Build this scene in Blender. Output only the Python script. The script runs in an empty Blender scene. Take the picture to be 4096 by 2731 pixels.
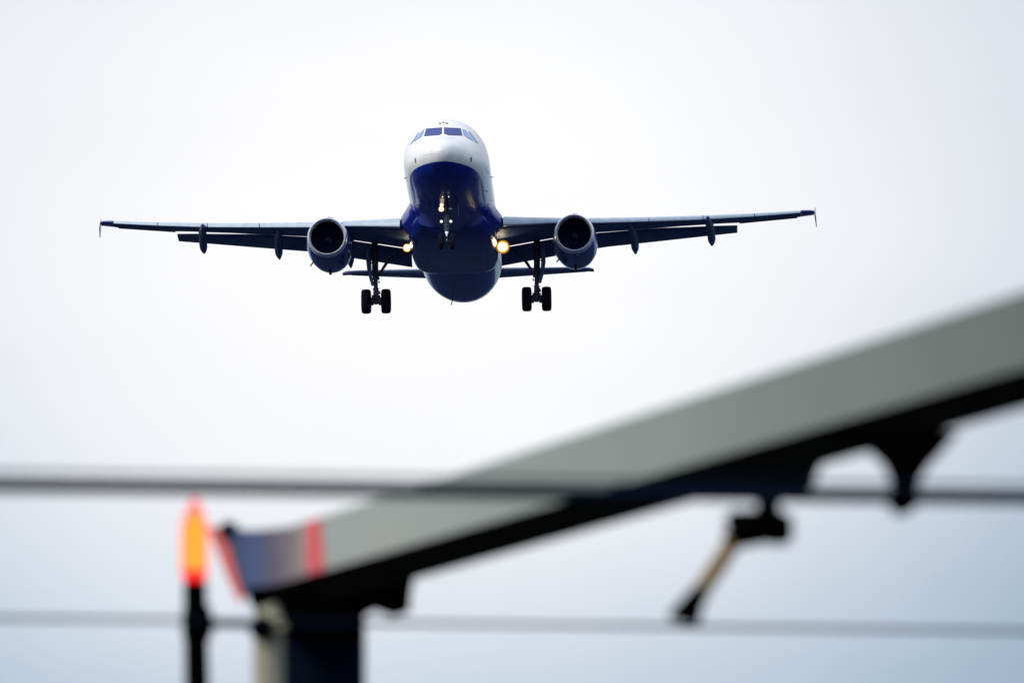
import bpy, bmesh, math, random
import numpy as np
from mathutils import Vector, Matrix
from mathutils.bvhtree import BVHTree

random.seed(7)
SC = bpy.context.scene
COL = SC.collection
R_ = math.radians

# ------------------------------------------------------------------ camera
ELEV = 5.5                       # degrees the lens looks up
F_PX = 34133.3                   # 300 mm lens, in pixels of the 4096 wide photograph
CAM_Z = 1.7
cam_d = bpy.data.cameras.new("Camera")
cam_d.lens = 300.0
cam_d.sensor_width = 36.0
cam_d.clip_start = 0.5
cam_d.clip_end = 20000.0
cam_d.dof.use_dof = True
cam_d.dof.focus_distance = 395.0
cam_d.dof.aperture_fstop = 4.6
cam_d.dof.aperture_blades = 0
cam = bpy.data.objects.new("Camera", cam_d)
COL.objects.link(cam)
cam.location = (0, 0, CAM_Z)
cam.rotation_euler = (R_(90 + ELEV), 0, 0)
SC.camera = cam

# ------------------------------------------------------------------ exposure
SC.view_settings.view_transform = 'Standard'
SC.view_settings.look = 'None'
SC.view_settings.exposure = 0.0
SC.view_settings.gamma = 1.0
SC.view_settings.use_curve_mapping = False
try:
    SC.cycles.use_denoising = True
    SC.cycles.denoiser = 'OPENIMAGEDENOISE'
except Exception:
    pass
SC.cycles.max_bounces = 8
SC.cycles.sample_clamp_indirect = 6.0

# ------------------------------------------------------------------ sun and sky
SUN_DIR = Vector((-0.72, -0.50, 0.52)).normalized()      # towards the veiled sun
SUN_ELEV = math.asin(SUN_DIR.z)
SUN_AZ = math.atan2(SUN_DIR.x, SUN_DIR.y)
sun_d = bpy.data.lights.new("Sun", 'SUN')
sun_d.energy = 2.0
sun_d.angle = R_(10)
sun_d.color = (1.0, 0.95, 0.87)
sun = bpy.data.objects.new("Sun", sun_d)
COL.objects.link(sun)
sun.location = (-60, -20, 80)
sun.rotation_euler = SUN_DIR.to_track_quat('Z', 'Y').to_euler()

world = bpy.data.worlds.new("World")
SC.world = world
world.use_nodes = True
wt = world.node_tree
wt.nodes.clear()


def wn(t, **k):
    n = wt.nodes.new(t)
    for a, b in k.items():
        setattr(n, a, b)
    return n


def wmath(op, a, b=None, c=None, clamp=False):
    n = wn('ShaderNodeMath', operation=op, use_clamp=clamp)
    for i, x in enumerate((a, b, c)):
        if x is None:
            continue
        if isinstance(x, (int, float)):
            n.inputs[i].default_value = x
        else:
            wt.links.new(x, n.inputs[i])
    return n.outputs[0]


def wramp(val, lo, hi, to0=0.0, to1=1.0, smooth=True):
    n = wn('ShaderNodeMapRange', interpolation_type='SMOOTHSTEP' if smooth else 'LINEAR')
    wt.links.new(val, n.inputs[0])
    for i, x in enumerate((lo, hi, to0, to1)):
        n.inputs[1 + i].default_value = x
    return n.outputs[0]


def wmix(fac, a, b):
    n = wn('ShaderNodeMix', data_type='RGBA', blend_type='MIX')
    if isinstance(fac, (int, float)):
        n.inputs[0].default_value = fac
    else:
        wt.links.new(fac, n.inputs[0])
    for i, x in ((6, a), (7, b)):
        if isinstance(x, tuple):
            n.inputs[i].default_value = (*x, 1.0)
        else:
            wt.links.new(x, n.inputs[i])
    return n.outputs[2]


tc = wn('ShaderNodeTexCoord')
sep = wn('ShaderNodeSeparateXYZ')
wt.links.new(tc.outputs['Generated'], sep.inputs[0])
DX, DY, DZ = sep.outputs
sky = wn('ShaderNodeTexSky', sky_type='NISHITA')
sky.sun_disc = False
sky.sun_elevation = SUN_ELEV
sky.sun_rotation = SUN_AZ
sky.air_density = 1.0
sky.dust_density = 2.0
sky.ozone_density = 2.0
bg_blue = wn('ShaderNodeBackground')
wt.links.new(sky.outputs[0], bg_blue.inputs[0])
bg_blue.inputs[1].default_value = 0.15
# a bright thin patch in the cloud deck, low over the runway
BRIGHT_AZ, BRIGHT_EL = -0.009, R_(ELEV) + 0.011
ex = wmath('MULTIPLY', wmath('SUBTRACT', DX, math.sin(BRIGHT_AZ)), 1.0)
ez = wmath('MULTIPLY', wmath('SUBTRACT', DZ, math.sin(BRIGHT_EL)), 1.25)
nz = wn('ShaderNodeTexNoise')
nz.inputs['Scale'].default_value = 14.0
nz.inputs['Detail'].default_value = 3.0
nz.inputs['Roughness'].default_value = 0.45
wt.links.new(tc.outputs['Generated'], nz.inputs['Vector'])
wob = wmath('MULTIPLY', wmath('SUBTRACT', nz.outputs[0], 0.5), 0.030)
rad = wmath('ADD', wmath('SQRT', wmath('ADD', wmath('MULTIPLY', ex, ex), wmath('MULTIPLY', ez, ez))), wob)
front = wramp(DY, 0.0, 0.5)
patch = wmath('MULTIPLY', wramp(rad, 0.010, 0.094, 1.0, 0.0), front)
low = wramp(DZ, R_(ELEV) - 0.052, R_(ELEV) + 0.02)          # hazier, bluer towards the horizon
side = wramp(DX, 0.015, 0.11)                             # and to the right of the bright patch
deck = wmix(low, (0.43, 0.55, 0.685), (0.745, 0.775, 0.845))
dim = wmath('MULTIPLY', side, wmath('SUBTRACT', 0.95, wmath('MULTIPLY', low, 0.72)))
deck = wmix(dim, deck, (0.20, 0.33, 0.46))
zen = wramp(DZ, 0.2, 0.95)
deck = wmix(zen, deck, (1.15, 1.2, 1.3))
deck = wmix(wramp(DY, 0.3, -0.6), deck, (0.86, 1.04, 1.28))
cloud = wmix(patch, deck, (1.0, 1.0, 1.01))
nz2 = wn('ShaderNodeTexNoise')
nz2.inputs['Scale'].default_value = 38.0
nz2.inputs['Detail'].default_value = 4.0
mpw = wn('ShaderNodeMapping')
mpw.inputs['Scale'].default_value = (0.6, 1.0, 1.8)
wt.links.new(tc.outputs['Generated'], mpw.inputs[0])
wt.links.new(mpw.outputs[0], nz2.inputs['Vector'])
vm = wn('ShaderNodeVectorMath', operation='SCALE')
wt.links.new(cloud, vm.inputs[0])
wt.links.new(wramp(nz2.outputs[0], 0.3, 0.7, 0.985, 1.012), vm.inputs['Scale'])
cloud = vm.outputs[0]
bg_cloud = wn('ShaderNodeBackground')
wt.links.new(cloud, bg_cloud.inputs[0])
bg_cloud.inputs[1].default_value = 1.0
mixw = wn('ShaderNodeMixShader')
wt.links.new(wramp(DY, -0.8, 0.25, 0.55, 1.0), mixw.inputs[0])       # broken cloud, bluer sky behind the photographer
wt.links.new(bg_blue.outputs[0], mixw.inputs[1])
wt.links.new(bg_cloud.outputs[0], mixw.inputs[2])
wout = wn('ShaderNodeOutputWorld')
wt.links.new(mixw.outputs[0], wout.inputs[0])

# ------------------------------------------------------------------ frames of reference
CAM_M = Matrix.Translation((0, 0, CAM_Z)) @ Matrix.Rotation(R_(ELEV), 4, 'X')


def at(px, py, d):
    """the point of the place seen at that pixel of the 4096 px photograph, d metres out"""
    return CAM_M @ Vector(((px - 2048) / F_PX * d, d, (1365.5 - py) / F_PX * d))


def rot_plane(yaw, pit, rol):
    y, p, r = R_(yaw), R_(pit), R_(rol)
    Rz = Matrix(((math.cos(y), math.sin(y), 0), (-math.sin(y), math.cos(y), 0), (0, 0, 1)))
    Rx = Matrix(((1, 0, 0), (0, math.cos(p), math.sin(p)), (0, -math.sin(p), math.cos(p))))
    Ry = Matrix(((math.cos(r), 0, -math.sin(r)), (0, 1, 0), (math.sin(r), 0, math.cos(r))))
    return (Rz @ Rx @ Ry).to_4x4()


PLANE_C = Matrix.Translation((-3.1707, 387.188, 9.2907)) @ rot_plane(1.671, 11.974, 0.875)
PLANE_M = CAM_M @ PLANE_C
PLANE_INV = PLANE_M.inverted()


# ------------------------------------------------------------------ materials
def mat(name, base, rough=0.5, metal=0.0, coat=0.0, var=0.0, scale=6.0, bump=0.0, spec=0.5, streak=None):
    m = bpy.data.materials.new(name)
    m.use_nodes = True
    nt = m.node_tree
    b = nt.nodes['Principled BSDF']
    b.inputs['Base Color'].default_value = (*base, 1)
    b.inputs['Roughness'].default_value = rough
    b.inputs['Metallic'].default_value = metal
    b.inputs['Specular IOR Level'].default_value = spec
    b.inputs['Coat Weight'].default_value = coat
    if spec <= 0.05:
        b.inputs['IOR'].default_value = 1.03
    b.inputs['Coat Roughness'].default_value = 0.06
    if var or bump:
        t = nt.nodes.new('ShaderNodeTexCoord')
        n = nt.nodes.new('ShaderNodeTexNoise')
        n.inputs['Scale'].default_value = scale
        n.inputs['Detail'].default_value = 6
        src = t.outputs['Object']
        if streak:
            mp = nt.nodes.new('ShaderNodeMapping')
            mp.inputs['Scale'].default_value = streak
            nt.links.new(src, mp.inputs[0])
            src = mp.outputs[0]
        nt.links.new(src, n.inputs['Vector'])
        if var:
            mr = nt.nodes.new('ShaderNodeMapRange')
            mr.inputs[1].default_value = 0.3
            mr.inputs[2].default_value = 0.7
            mr.inputs[3].default_value = 1 - var
            mr.inputs[4].default_value = 1 + var
            nt.links.new(n.outputs[0], mr.inputs[0])
            mx = nt.nodes.new('ShaderNodeMix')
            mx.data_type = 'RGBA'
            mx.blend_type = 'MULTIPLY'
            mx.inputs[0].default_value = 1
            mx.inputs[6].default_value = (*base, 1)
            cb = nt.nodes.new('ShaderNodeCombineColor')
            for i in range(3):
                nt.links.new(mr.outputs[0], cb.inputs[i])
            nt.links.new(cb.outputs[0], mx.inputs[7])
            nt.links.new(mx.outputs[2], b.inputs['Base Color'])
            mr2 = nt.nodes.new('ShaderNodeMapRange')
            mr2.inputs[3].default_value = max(0.02, rough - 0.1)
            mr2.inputs[4].default_value = rough + 0.1
            nt.links.new(n.outputs[0], mr2.inputs[0])
            nt.links.new(mr2.outputs[0], b.inputs['Roughness'])
        if bump:
            bp = nt.nodes.new('ShaderNodeBump')
            bp.inputs['Strength'].default_value = bump
            bp.inputs['Distance'].default_value = 0.02
            nt.links.new(n.outputs[0], bp.inputs['Height'])
            nt.links.new(bp.outputs[0], b.inputs['Normal'])
    return m


def glow(name, color, strength):
    m = bpy.data.materials.new(name)
    m.use_nodes = True
    nt = m.node_tree
    nt.nodes.clear()
    e = nt.nodes.new('ShaderNodeEmission')
    e.inputs[0].default_value = (*color, 1)
    e.inputs[1].default_value = strength
    o = nt.nodes.new('ShaderNodeOutputMaterial')
    nt.links.new(e.outputs[0], o.inputs[0])
    return m


def hull_paint():
    """white upper hull, navy belly: the livery's dividing line runs level along the hull"""
    m = mat("hull_paint", (0.8, 0.8, 0.8), rough=0.28, coat=0.4, spec=0.35)
    nt = m.node_tree
    b = nt.nodes['Principled BSDF']
    t = nt.nodes.new('ShaderNodeTexCoord')
    s = nt.nodes.new('ShaderNodeSeparateXYZ')
    nt.links.new(t.outputs['Object'], s.inputs[0])
    mr = nt.nodes.new('ShaderNodeMapRange')
    mr.inputs[1].default_value = -1.100
    mr.inputs[2].default_value = -1.090
    nt.links.new(s.outputs[2], mr.inputs[0])
    n = nt.nodes.new('ShaderNodeTexNoise')
    n.inputs['Scale'].default_value = 1.2
    n.inputs['Detail'].default_value = 8
    mp = nt.nodes.new('ShaderNodeMapping')
    mp.inputs['Scale'].default_value = (2.2, 0.35, 2.2)
    nt.links.new(t.outputs['Object'], mp.inputs[0])
    nt.links.new(mp.outputs[0], n.inputs['Vector'])
    wr = nt.nodes.new('ShaderNodeValToRGB')
    wr.color_ramp.elements[0].position = 0.3
    wr.color_ramp.elements[0].color = (0.70, 0.70, 0.69, 1)
    wr.color_ramp.elements[1].position = 0.65
    wr.color_ramp.elements[1].color = (0.80, 0.80, 0.80, 1)
    nt.links.new(n.outputs[0], wr.inputs[0])
    br = nt.nodes.new('ShaderNodeValToRGB')
    br.color_ramp.elements[0].position = 0.3
    br.color_ramp.elements[0].color = (0.002, 0.009, 0.16, 1)
    br.color_ramp.elements[1].position = 0.7
    br.color_ramp.elements[1].color = (0.008, 0.026, 0.29, 1)
    nt.links.new(n.outputs[0], br.inputs[0])
    mx = nt.nodes.new('ShaderNodeMix')
    mx.data_type = 'RGBA'
    nt.links.new(mr.outputs[0], mx.inputs[0])
    nt.links.new(br.outputs[0], mx.inputs[6])
    nt.links.new(wr.outputs[0], mx.inputs[7])
    nt.links.new(mx.outputs[2], b.inputs['Base Color'])
    rr = nt.nodes.new('ShaderNodeMapRange')
    rr.inputs[3].default_value = 0.22
    rr.inputs[4].default_value = 0.38
    nt.links.new(n.outputs[0], rr.inputs[0])
    nt.links.new(rr.outputs[0], b.inputs['Roughness'])
    return m


M = dict(
    hull=hull_paint(),
    navy=mat("navy_paint", (0.0045, 0.014, 0.20), 0.3, coat=0.6, spec=0.35, var=0.25, scale=1.5, streak=(2, .5, 2)),
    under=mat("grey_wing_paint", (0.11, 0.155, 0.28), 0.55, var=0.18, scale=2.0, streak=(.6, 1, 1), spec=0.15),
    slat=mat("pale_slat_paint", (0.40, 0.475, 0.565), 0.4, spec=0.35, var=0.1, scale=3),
    lip=mat("polished_metal", (0.72, 0.76, 0.84), 0.3, metal=0.55, var=0.08, scale=4),
    dark=mat("dark_metal", (0.035, 0.04, 0.055), 0.5, metal=0.2, var=0.2),
    fan=mat("fan_blade_metal", (0.006, 0.011, 0.035), 0.6, spec=.1),
    duct=mat("inlet_liner", (0.006, 0.012, 0.045), 0.7, var=0.1, spec=.1),
    gear=mat("gear_grey_paint", (0.045, 0.055, 0.085), 0.5, var=0.2, spec=.3),
    chrome=mat("chromed_piston", (0.85, 0.86, 0.9), 0.12, metal=1.0),
    tyre=mat("tyre_rubber", (0.005, 0.007, 0.014), 0.9, var=0.2, spec=0.1),
    glass=mat("cockpit_glass", (0.002, 0.024, 0.20), 0.06, spec=0.07),  # blue sky reflection is put into the base colour
    side_glass=mat("side_window_glass", (0.035, 0.17, 0.50), 0.05, spec=0.7, coat=0.6),  # same glass made lighter: brighter sky reflection put into its colour
    black=mat("black_seal", (0.008, 0.008, 0.01), 0.5),
    grey=mat("vent_grey", (0.12, 0.13, 0.14), 0.5),
    red=mat("ribbon_red", (0.5, 0.02, 0.05), 0.35, coat=.5),
    blue=mat("ribbon_blue", (0.015, 0.04, 0.3), 0.35, coat=.5),
    lamp=glow("landing_lamp_glow", (1.0, 0.84, 0.55), 22.0),
    amber=[glow("glare_halo_inner", (1.0, 0.80, 0.25), 1.3), glow("glare_halo_middle", (1.0, 0.52, 0.05), 0.9), glow("glare_halo_outer", (1.0, 0.36, 0.02), 0.34)],  # lens glare round the lamps, as glowing rings
    white=glow("white_lamp_and_dot_glow", (1.0, 0.93, 0.80), 1.6),
    clear=mat("unlit_lamp_glass", (0.35, 0.38, 0.42), 0.1, metal=0.8),
)


# ------------------------------------------------------------------ mesh helpers
class MB:
    def __init__(self):
        self.v, self.f, self.mi = [], [], []

    def add(self, vs, fs, mi=0):
        o = len(self.v)
        self.v += [tuple(p) for p in vs]
        self.f += [tuple(i + o for i in f) for f in fs]
        self.mi += [mi] * len(fs)

    def loft(self, rings, cap0=True, cap1=True, closed=True, mi=0):
        n = len(rings[0])
        vs = [p for r in rings for p in r]
        fs = []
        for k in range(len(rings) - 1):
            for i in range(n if closed else n - 1):
                j = (i + 1) % n
                fs.append((k * n + i, k * n + j, (k + 1) * n + j, (k + 1) * n + i))
        if cap0:
            fs.append(tuple(range(n - 1, -1, -1)))
        if cap1:
            fs.append(tuple((len(rings) - 1) * n + i for i in range(n)))
        self.add(vs, fs, mi)

    def lathe(self, c, axis, prof, n=32, mi=0, closed=False):
        """prof: (distance along the axis, radius)"""
        a = Vector(axis).normalized()
        u = a.orthogonal().normalized()
        w = a.cross(u)
        c = Vector(c)
        rings = []
        for t, r in prof:
            rings.append([c + a * t + (u * math.cos(2 * math.pi * i / n) + w * math.sin(2 * math.pi * i / n)) * max(r, 1e-4)
                          for i in range(n)])
        if closed:
            rings.append(rings[0])
        self.loft(rings, not closed, not closed, True, mi)

    def tube(self, pts, r, n=12, mi=0):
        pts = [Vector(p) for p in pts]
        rr = r if isinstance(r, (list, tuple)) else [r] * len(pts)
        rings = []
        u = None
        for i, p in enumerate(pts):
            d = (pts[min(i + 1, len(pts) - 1)] - pts[max(i - 1, 0)]).normalized()
            if u is None:
                u = d.orthogonal().normalized()
            u = (u - d * u.dot(d)).normalized()
            w = d.cross(u)
            rings.append([p + (u * math.cos(2 * math.pi * k / n) + w * math.sin(2 * math.pi * k / n)) * rr[i] for k in range(n)])
        self.loft(rings, mi=mi)

    def box(self, c, ax, ay, az, mi=0, bevel=0.0):
        """c centre, ax ay az half-extent vectors"""
        c, ax, ay, az = map(Vector, (c, ax, ay, az))
        vs = [c + ax * sx + ay * sy + az * sz for sx in (-1, 1) for sy in (-1, 1) for sz in (-1, 1)]
        fs = [(0, 1, 3, 2), (4, 6, 7, 5), (0, 4, 5, 1), (2, 3, 7, 6), (0, 2, 6, 4), (1, 5, 7, 3)]
        self.add(vs, fs, mi)

    def build(self, name, mats, parent=None, smooth=40, bevel=0.0, inv=None):
        me = bpy.data.meshes.new(name)
        vs = self.v if inv is None else [tuple(inv @ Vector(p)) for p in self.v]
        me.from_pydata(vs, [], self.f)
        for m in (mats if isinstance(mats, (list, tuple)) else [mats]):
            me.materials.append(m)
        for p, i in zip(me.polygons, self.mi):
            p.material_index = i
        bm = bmesh.new()
        bm.from_mesh(me)
        bmesh.ops.remove_doubles(bm, verts=bm.verts, dist=1e-5)
        if bevel:
            es = [e for e in bm.edges if len(e.link_faces) == 2 and e.calc_face_angle(0) > 0.7]
            bmesh.ops.bevel(bm, geom=es, offset=bevel, segments=2, affect='EDGES', profile=0.6, clamp_overlap=True)
        bmesh.ops.recalc_face_normals(bm, faces=bm.faces)
        bm.to_mesh(me)
        bm.free()
        if smooth:
            me.shade_smooth()
            me.set_sharp_from_angle(angle=R_(smooth))
        ob = bpy.data.objects.new(name, me)
        COL.objects.link(ob)
        if parent:
            ob.parent = parent
        return ob


def tag(o, label=None, cat=None, group=None, kind=None):
    for k, x in (('label', label), ('category', cat), ('group', group), ('kind', kind)):
        if x:
            o[k] = x
    return o


def empty(name, loc=(0, 0, 0)):
    o = bpy.data.objects.new(name, None)
    COL.objects.link(o)
    o.location = loc
    o.empty_display_size = 0.3
    return o


def lerp(x, xs, ys):
    return float(np.interp(x, xs, ys))


def spline(x, xs, ys):
    """monotone-ish cubic through the points"""
    xs = list(xs)
    i = max(0, min(len(xs) - 2, int(np.searchsorted(xs, x)) - 1))
    h = xs[i + 1] - xs[i]
    t = (x - xs[i]) / h

    def sl(k):
        if k == 0:
            return (ys[1] - ys[0]) / (xs[1] - xs[0])
        if k == len(xs) - 1:
            return (ys[-1] - ys[-2]) / (xs[-1] - xs[-2])
        a = (ys[k] - ys[k - 1]) / (xs[k] - xs[k - 1])
        b = (ys[k + 1] - ys[k]) / (xs[k + 1] - xs[k])
        if a * b <= 0:
            return 0
        return 2 * a * b / (a + b)
    m0, m1 = sl(i) * h, sl(i + 1) * h
    return ((2 * t**3 - 3 * t**2 + 1) * ys[i] + (t**3 - 2 * t**2 + t) * m0 + (-2 * t**3 + 3 * t**2) * ys[i + 1] + (t**3 - t**2) * m1)


# ------------------------------------------------------------------ ground
g = MB()
gx = [-6000, -1500, -400, -120, -40, 0, 40, 120, 400, 1500, 6000]
vs = [(x, y + 200, 0) for x in gx for y in gx]
n = len(gx)
g.add(vs, [(i * n + j, (i + 1) * n + j, (i + 1) * n + j + 1, i * n + j + 1) for i in range(n - 1) for j in range(n - 1)])
ground_mat = mat("blue_bounce_ground", (0.014, 0.022, 0.046), 0.9, spec=0.0, var=0.3, scale=0.08, bump=0.3)  # unseen ground, tinted blue to bounce bluish fill onto the aircraft's underside
ground = g.build("unseen_ground", ground_mat, smooth=0)
tag(ground, kind='structure')

# ==================================================================
# the airliner. Its own axes: x to the right as seen from ahead, y aft from the nose tip, z up from the hull's centre line
# ==================================================================
plane = empty("airliner")
plane.matrix_world = PLANE_M
tag(plane, "white and navy twin engine airliner head-on in the sky, landing gear down and lights on", "airliner")

ST = [0.0, .05, .15, .3, .6, 1.0, 1.5, 2.1, 2.75, 3.4, 4.2, 5.0, 6.0, 7.0, 15, 22.5, 26, 28, 30, 32, 34, 36, 37.4]
ZT = [-.62, -.44, -.31, -.17, .00, .17, .34, .68, 1.05, 1.44, 1.79, 1.97, 2.06, 2.07, 2.07, 2.07, 2.07, 2.07, 2.05, 1.98, 1.84, 1.62, 1.36]
ZB = [-.64, -.82, -.98, -1.13, -1.32, -1.50, -1.67, -1.81, -1.92, -1.99, -2.04, -2.06, -2.07, -2.07, -2.07, -2.07, -1.90, -1.62, -1.20, -.74, -.16, .44, .86]
WW = [.02, .22, .40, .58, .85, 1.11, 1.35, 1.56, 1.72, 1.83, 1.91, 1.95, 1.975, 1.975, 1.975, 1.975, 1.96, 1.86, 1.64, 1.30, .92, .52, .22]


def hull_ring(y, n=72):
    zt, zb, w = spline(y, ST, ZT), spline(y, ST, ZB), spline(y, ST, WW)
    zc = (zt + zb) / 2
    h = (zt - zb) / 2
    return [(w * math.cos(a), y, zc + h * math.sin(a)) for a in (2 * math.pi * (i + .5) / n for i in range(n))]


ys = [0, .02, .05, .1, .15, .22, .3, .4, .5, .6, .75, .9, 1.05, 1.2, 1.35, 1.5, 1.7, 1.9, 2.1, 2.3, 2.5, 2.75, 3.0, 3.25, 3.5, 3.8, 4.2, 4.6, 5, 5.5, 6, 6.5, 7]
ys += list(range(8, 25)) + [24.7, 25.4, 26, 26.7, 27.4, 28, 28.8, 29.5, 30.3, 31, 31.8, 32.5, 33.3, 34, 34.8, 35.5, 36.2, 36.8, 37.4]
ys = sorted(set(ys))
hb = MB()
hb.loft([hull_ring(y) for y in ys])
hull = hb.build("fuselage", M['hull'], plane, smooth=35)
bm = bmesh.new()
bm.from_mesh(hull.data)
HULL = BVHTree.FromBMesh(bm)
bm.free()


def on_hull(px, py, off=0.006):
    """point of the hull's skin that the photograph shows at that pixel, lifted off by off metres"""
    o = PLANE_INV @ Vector(cam.location)
    d = (PLANE_INV @ at(px, py, 380.0) - o).normalized()
    s = o + d * 370
    p, nr, _, _ = HULL.ray_cast(s, d)
    if p is None:
        p, nr, _, _ = HULL.find_nearest(s + d * 22)
    return p + nr * off


def decal(poly, off=0.006, name="decal", m=None, parent=None, cuts=3, merge=None):
    b = bmesh.new()
    b.faces.new([b.verts.new((x, y, 0)) for x, y in poly])
    bmesh.ops.triangulate(b, faces=b.faces)
    bmesh.ops.subdivide_edges(b, edges=b.edges, cuts=cuts, use_grid_fill=True)
    b.verts.index_update()
    vs = [on_hull(v.co.x, v.co.y, off) for v in b.verts]
    fs = [[v.index for v in f.verts] for f in b.faces]
    b.free()
    if merge is not None:
        merge.add(vs, fs)
        return None
    q = MB()
    q.add(vs, fs)
    return q.build(name, m, parent, smooth=60)


def c1(x, y):                      # pixel of the enlarged nose view -> photograph
    return (1560 + x / 3.92, 440 + y / 3.92)


def inset(poly, k):
    cx = sum(p[0] for p in poly) / len(poly)
    cy = sum(p[1] for p in poly) / len(poly)
    return [(cx + (x - cx) * k, cy + (y - cy) * k) for x, y in poly]


panes = [
    ([(570, 294), (817, 276), (815, 376), (770, 397), (531, 417)], .935),
    ([(846, 275), (1107, 290), (1140, 407), (915, 400), (846, 374)], .935),
    ([(1132, 296), (1188, 319), (1250, 400), (1310, 489), (1205, 436), (1163, 398)], .94),
    ([(1219, 331), (1262, 351), (1330, 440), (1392, 532), (1340, 508)], .92),
    ([(542, 308), (500, 330), (437, 410), (376, 501), (480, 436), (512, 400)], .97),
    ([(468, 346), (438, 362), (375, 452), (311, 551), (352, 520)], .95),
]
for k, (poly, s) in enumerate(panes):
    pl = [c1(*p) for p in poly]
    if k < 4:
        fr = decal(pl, 0.006, "window_frame", M['black'] if k < 2 else M['blue'], hull)
    else:
        fr = decal(pl, 0.006, "window_frame", M['grey'], hull)
    decal(inset(pl, s), 0.014, "cockpit_window", M['glass' if k < 2 else 'side_glass'], hull)

# the three letters above the windscreen
lt = MB()


def stroke(x0, y0, x1, y1, w=10):
    d = Vector((x1 - x0, y1 - y0))
    q = Vector((-d.y, d.x)).normalized() * w / 2
    decal([c1(x0 + q.x, y0 + q.y), c1(x1 + q.x, y1 + q.y), c1(x1 - q.x, y1 - q.y), c1(x0 - q.x, y0 - q.y)], 0.01, cuts=1, merge=lt)


for s in ((769, 198, 772, 226), (772, 224, 792, 222), (793, 224, 799, 196), (822, 191, 834, 202), (848, 191, 834, 202),
          (834, 202, 835, 214), (871, 196, 876, 222), (904, 199, 906, 227), (874, 209, 905, 213)):
    stroke(*s)
lt.build("registration_letters", M['black'], hull, smooth=0)

# little vent plates either side of the chin, panel lines, probes
for poly in ([(386, 760), (408, 756), (413, 826), (392, 830)], [(1258, 742), (1285, 744), (1280, 815), (1254, 812)]):
    decal([c1(*p) for p in poly], 0.008, "vent_plate", M['grey'], hull, cuts=1)
def line(pts, w=2.2):
    ln = MB()
    for (x0, y0), (x1, y1) in zip(pts, pts[1:]):
        d = Vector((x1 - x0, y1 - y0))
        q = Vector((-d.y, d.x)).normalized() * w / 2
        decal([c1(x0 + q.x, y0 + q.y), c1(x1 + q.x, y1 + q.y), c1(x1 - q.x, y1 - q.y), c1(x0 - q.x, y0 - q.y)], 0.005, cuts=1, merge=ln)
    ln.build("panel_line", M['grey'], hull, smooth=0)


line([(502, 731), (560, 709), (640, 692), (708, 687)], 2)
line([(376, 736), (416, 722)], 2)
line([(1248, 706), (1300, 732)], 3)
line([(1228, 850), (1275, 874)], 3)
line([(396, 887), (434, 866)], 2)
line([(1517, 885), (1513, 930), (1537, 1006), (1546, 968)], 5)
line([(1606, 1416), (1560, 1500)], 5)
line([(294, 1436), (322, 1508)], 4)
line([(240, 1152), (264, 1270)], 6)
for x, y in ((1582, 1055), (1498, 1266), (222, 1076)):
    p = on_hull(*c1(x, y), 0.0)
    q = on_hull(*c1(x, y), 0.10)
    pr = MB()
    pr.tube([p, q, q + Vector((0, -.12, 0))], [.02, .02, .016], 8)
    pr.build("pitot_probe", M['black'], hull)
an = MB()
an.loft([[(-.012, 9.6, 2.05), (.012, 9.6, 2.05), (.012, 9.95, 2.05), (-.012, 9.95, 2.05)],
         [(-.006, 9.85, 2.55), (.006, 9.85, 2.55), (.006, 10.0, 2.55), (-.006, 10.0, 2.55)]])
an.build("antenna", M['grey'], hull, smooth=0)
an = MB()
an.loft([[(-.02 - .45, 25.6, -1.95), (.02 - .45, 25.6, -1.95), (.02 - .45, 25.85, -1.95), (-.02 - .45, 25.85, -1.95)],
         [(-.015 - .52, 25.75, -2.22), (.015 - .52, 25.75, -2.22), (.015 - .52, 25.9, -2.22), (-.015 - .52, 25.9, -2.22)]])
an.build("antenna", M['black'], hull, smooth=0)


def side_decal(sx, poly, off, name, m):
    """poly in (y, angle above level in degrees) on the hull flank"""
    q = MB()
    b = bmesh.new()
    b.faces.new([b.verts.new((x, y, 0)) for x, y in poly])
    bmesh.ops.triangulate(b, faces=b.faces)
    bmesh.ops.subdivide_edges(b, edges=b.edges, cuts=5, use_grid_fill=True)
    b.verts.index_update()
    vs = []
    for v in b.verts:
        a = R_(v.co.y)
        d = Vector((sx * math.cos(a), 0, math.sin(a)))
        p, nr, _, _ = HULL.ray_cast(Vector((0, v.co.x, 0)) + d * 5, -d)
        vs.append(p + nr * off)
    fs = [[v.index for v in f.verts] for f in b.faces]
    b.free()
    q.add(vs, fs)
    return q.build(name, m, hull, smooth=60)


for sx in (-1, 1):
    side_decal(sx, [(4.6, 44), (6.0, 34), (7.5, 28), (9.5, 24), (7.4, 36), (6.0, 42)], .006, "livery_ribbon", M['red'])
    side_decal(sx, [(4.8, 26), (6.4, 21), (9.0, 18), (9.6, 20), (7.4, 25), (6.0, 29)], .006, "livery_ribbon", M['blue'])
    door = side_decal(sx, [(5.2, -20), (6.1, -20), (6.1, 30), (5.2, 30)], .004, "cabin_door", M['hull'])

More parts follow.
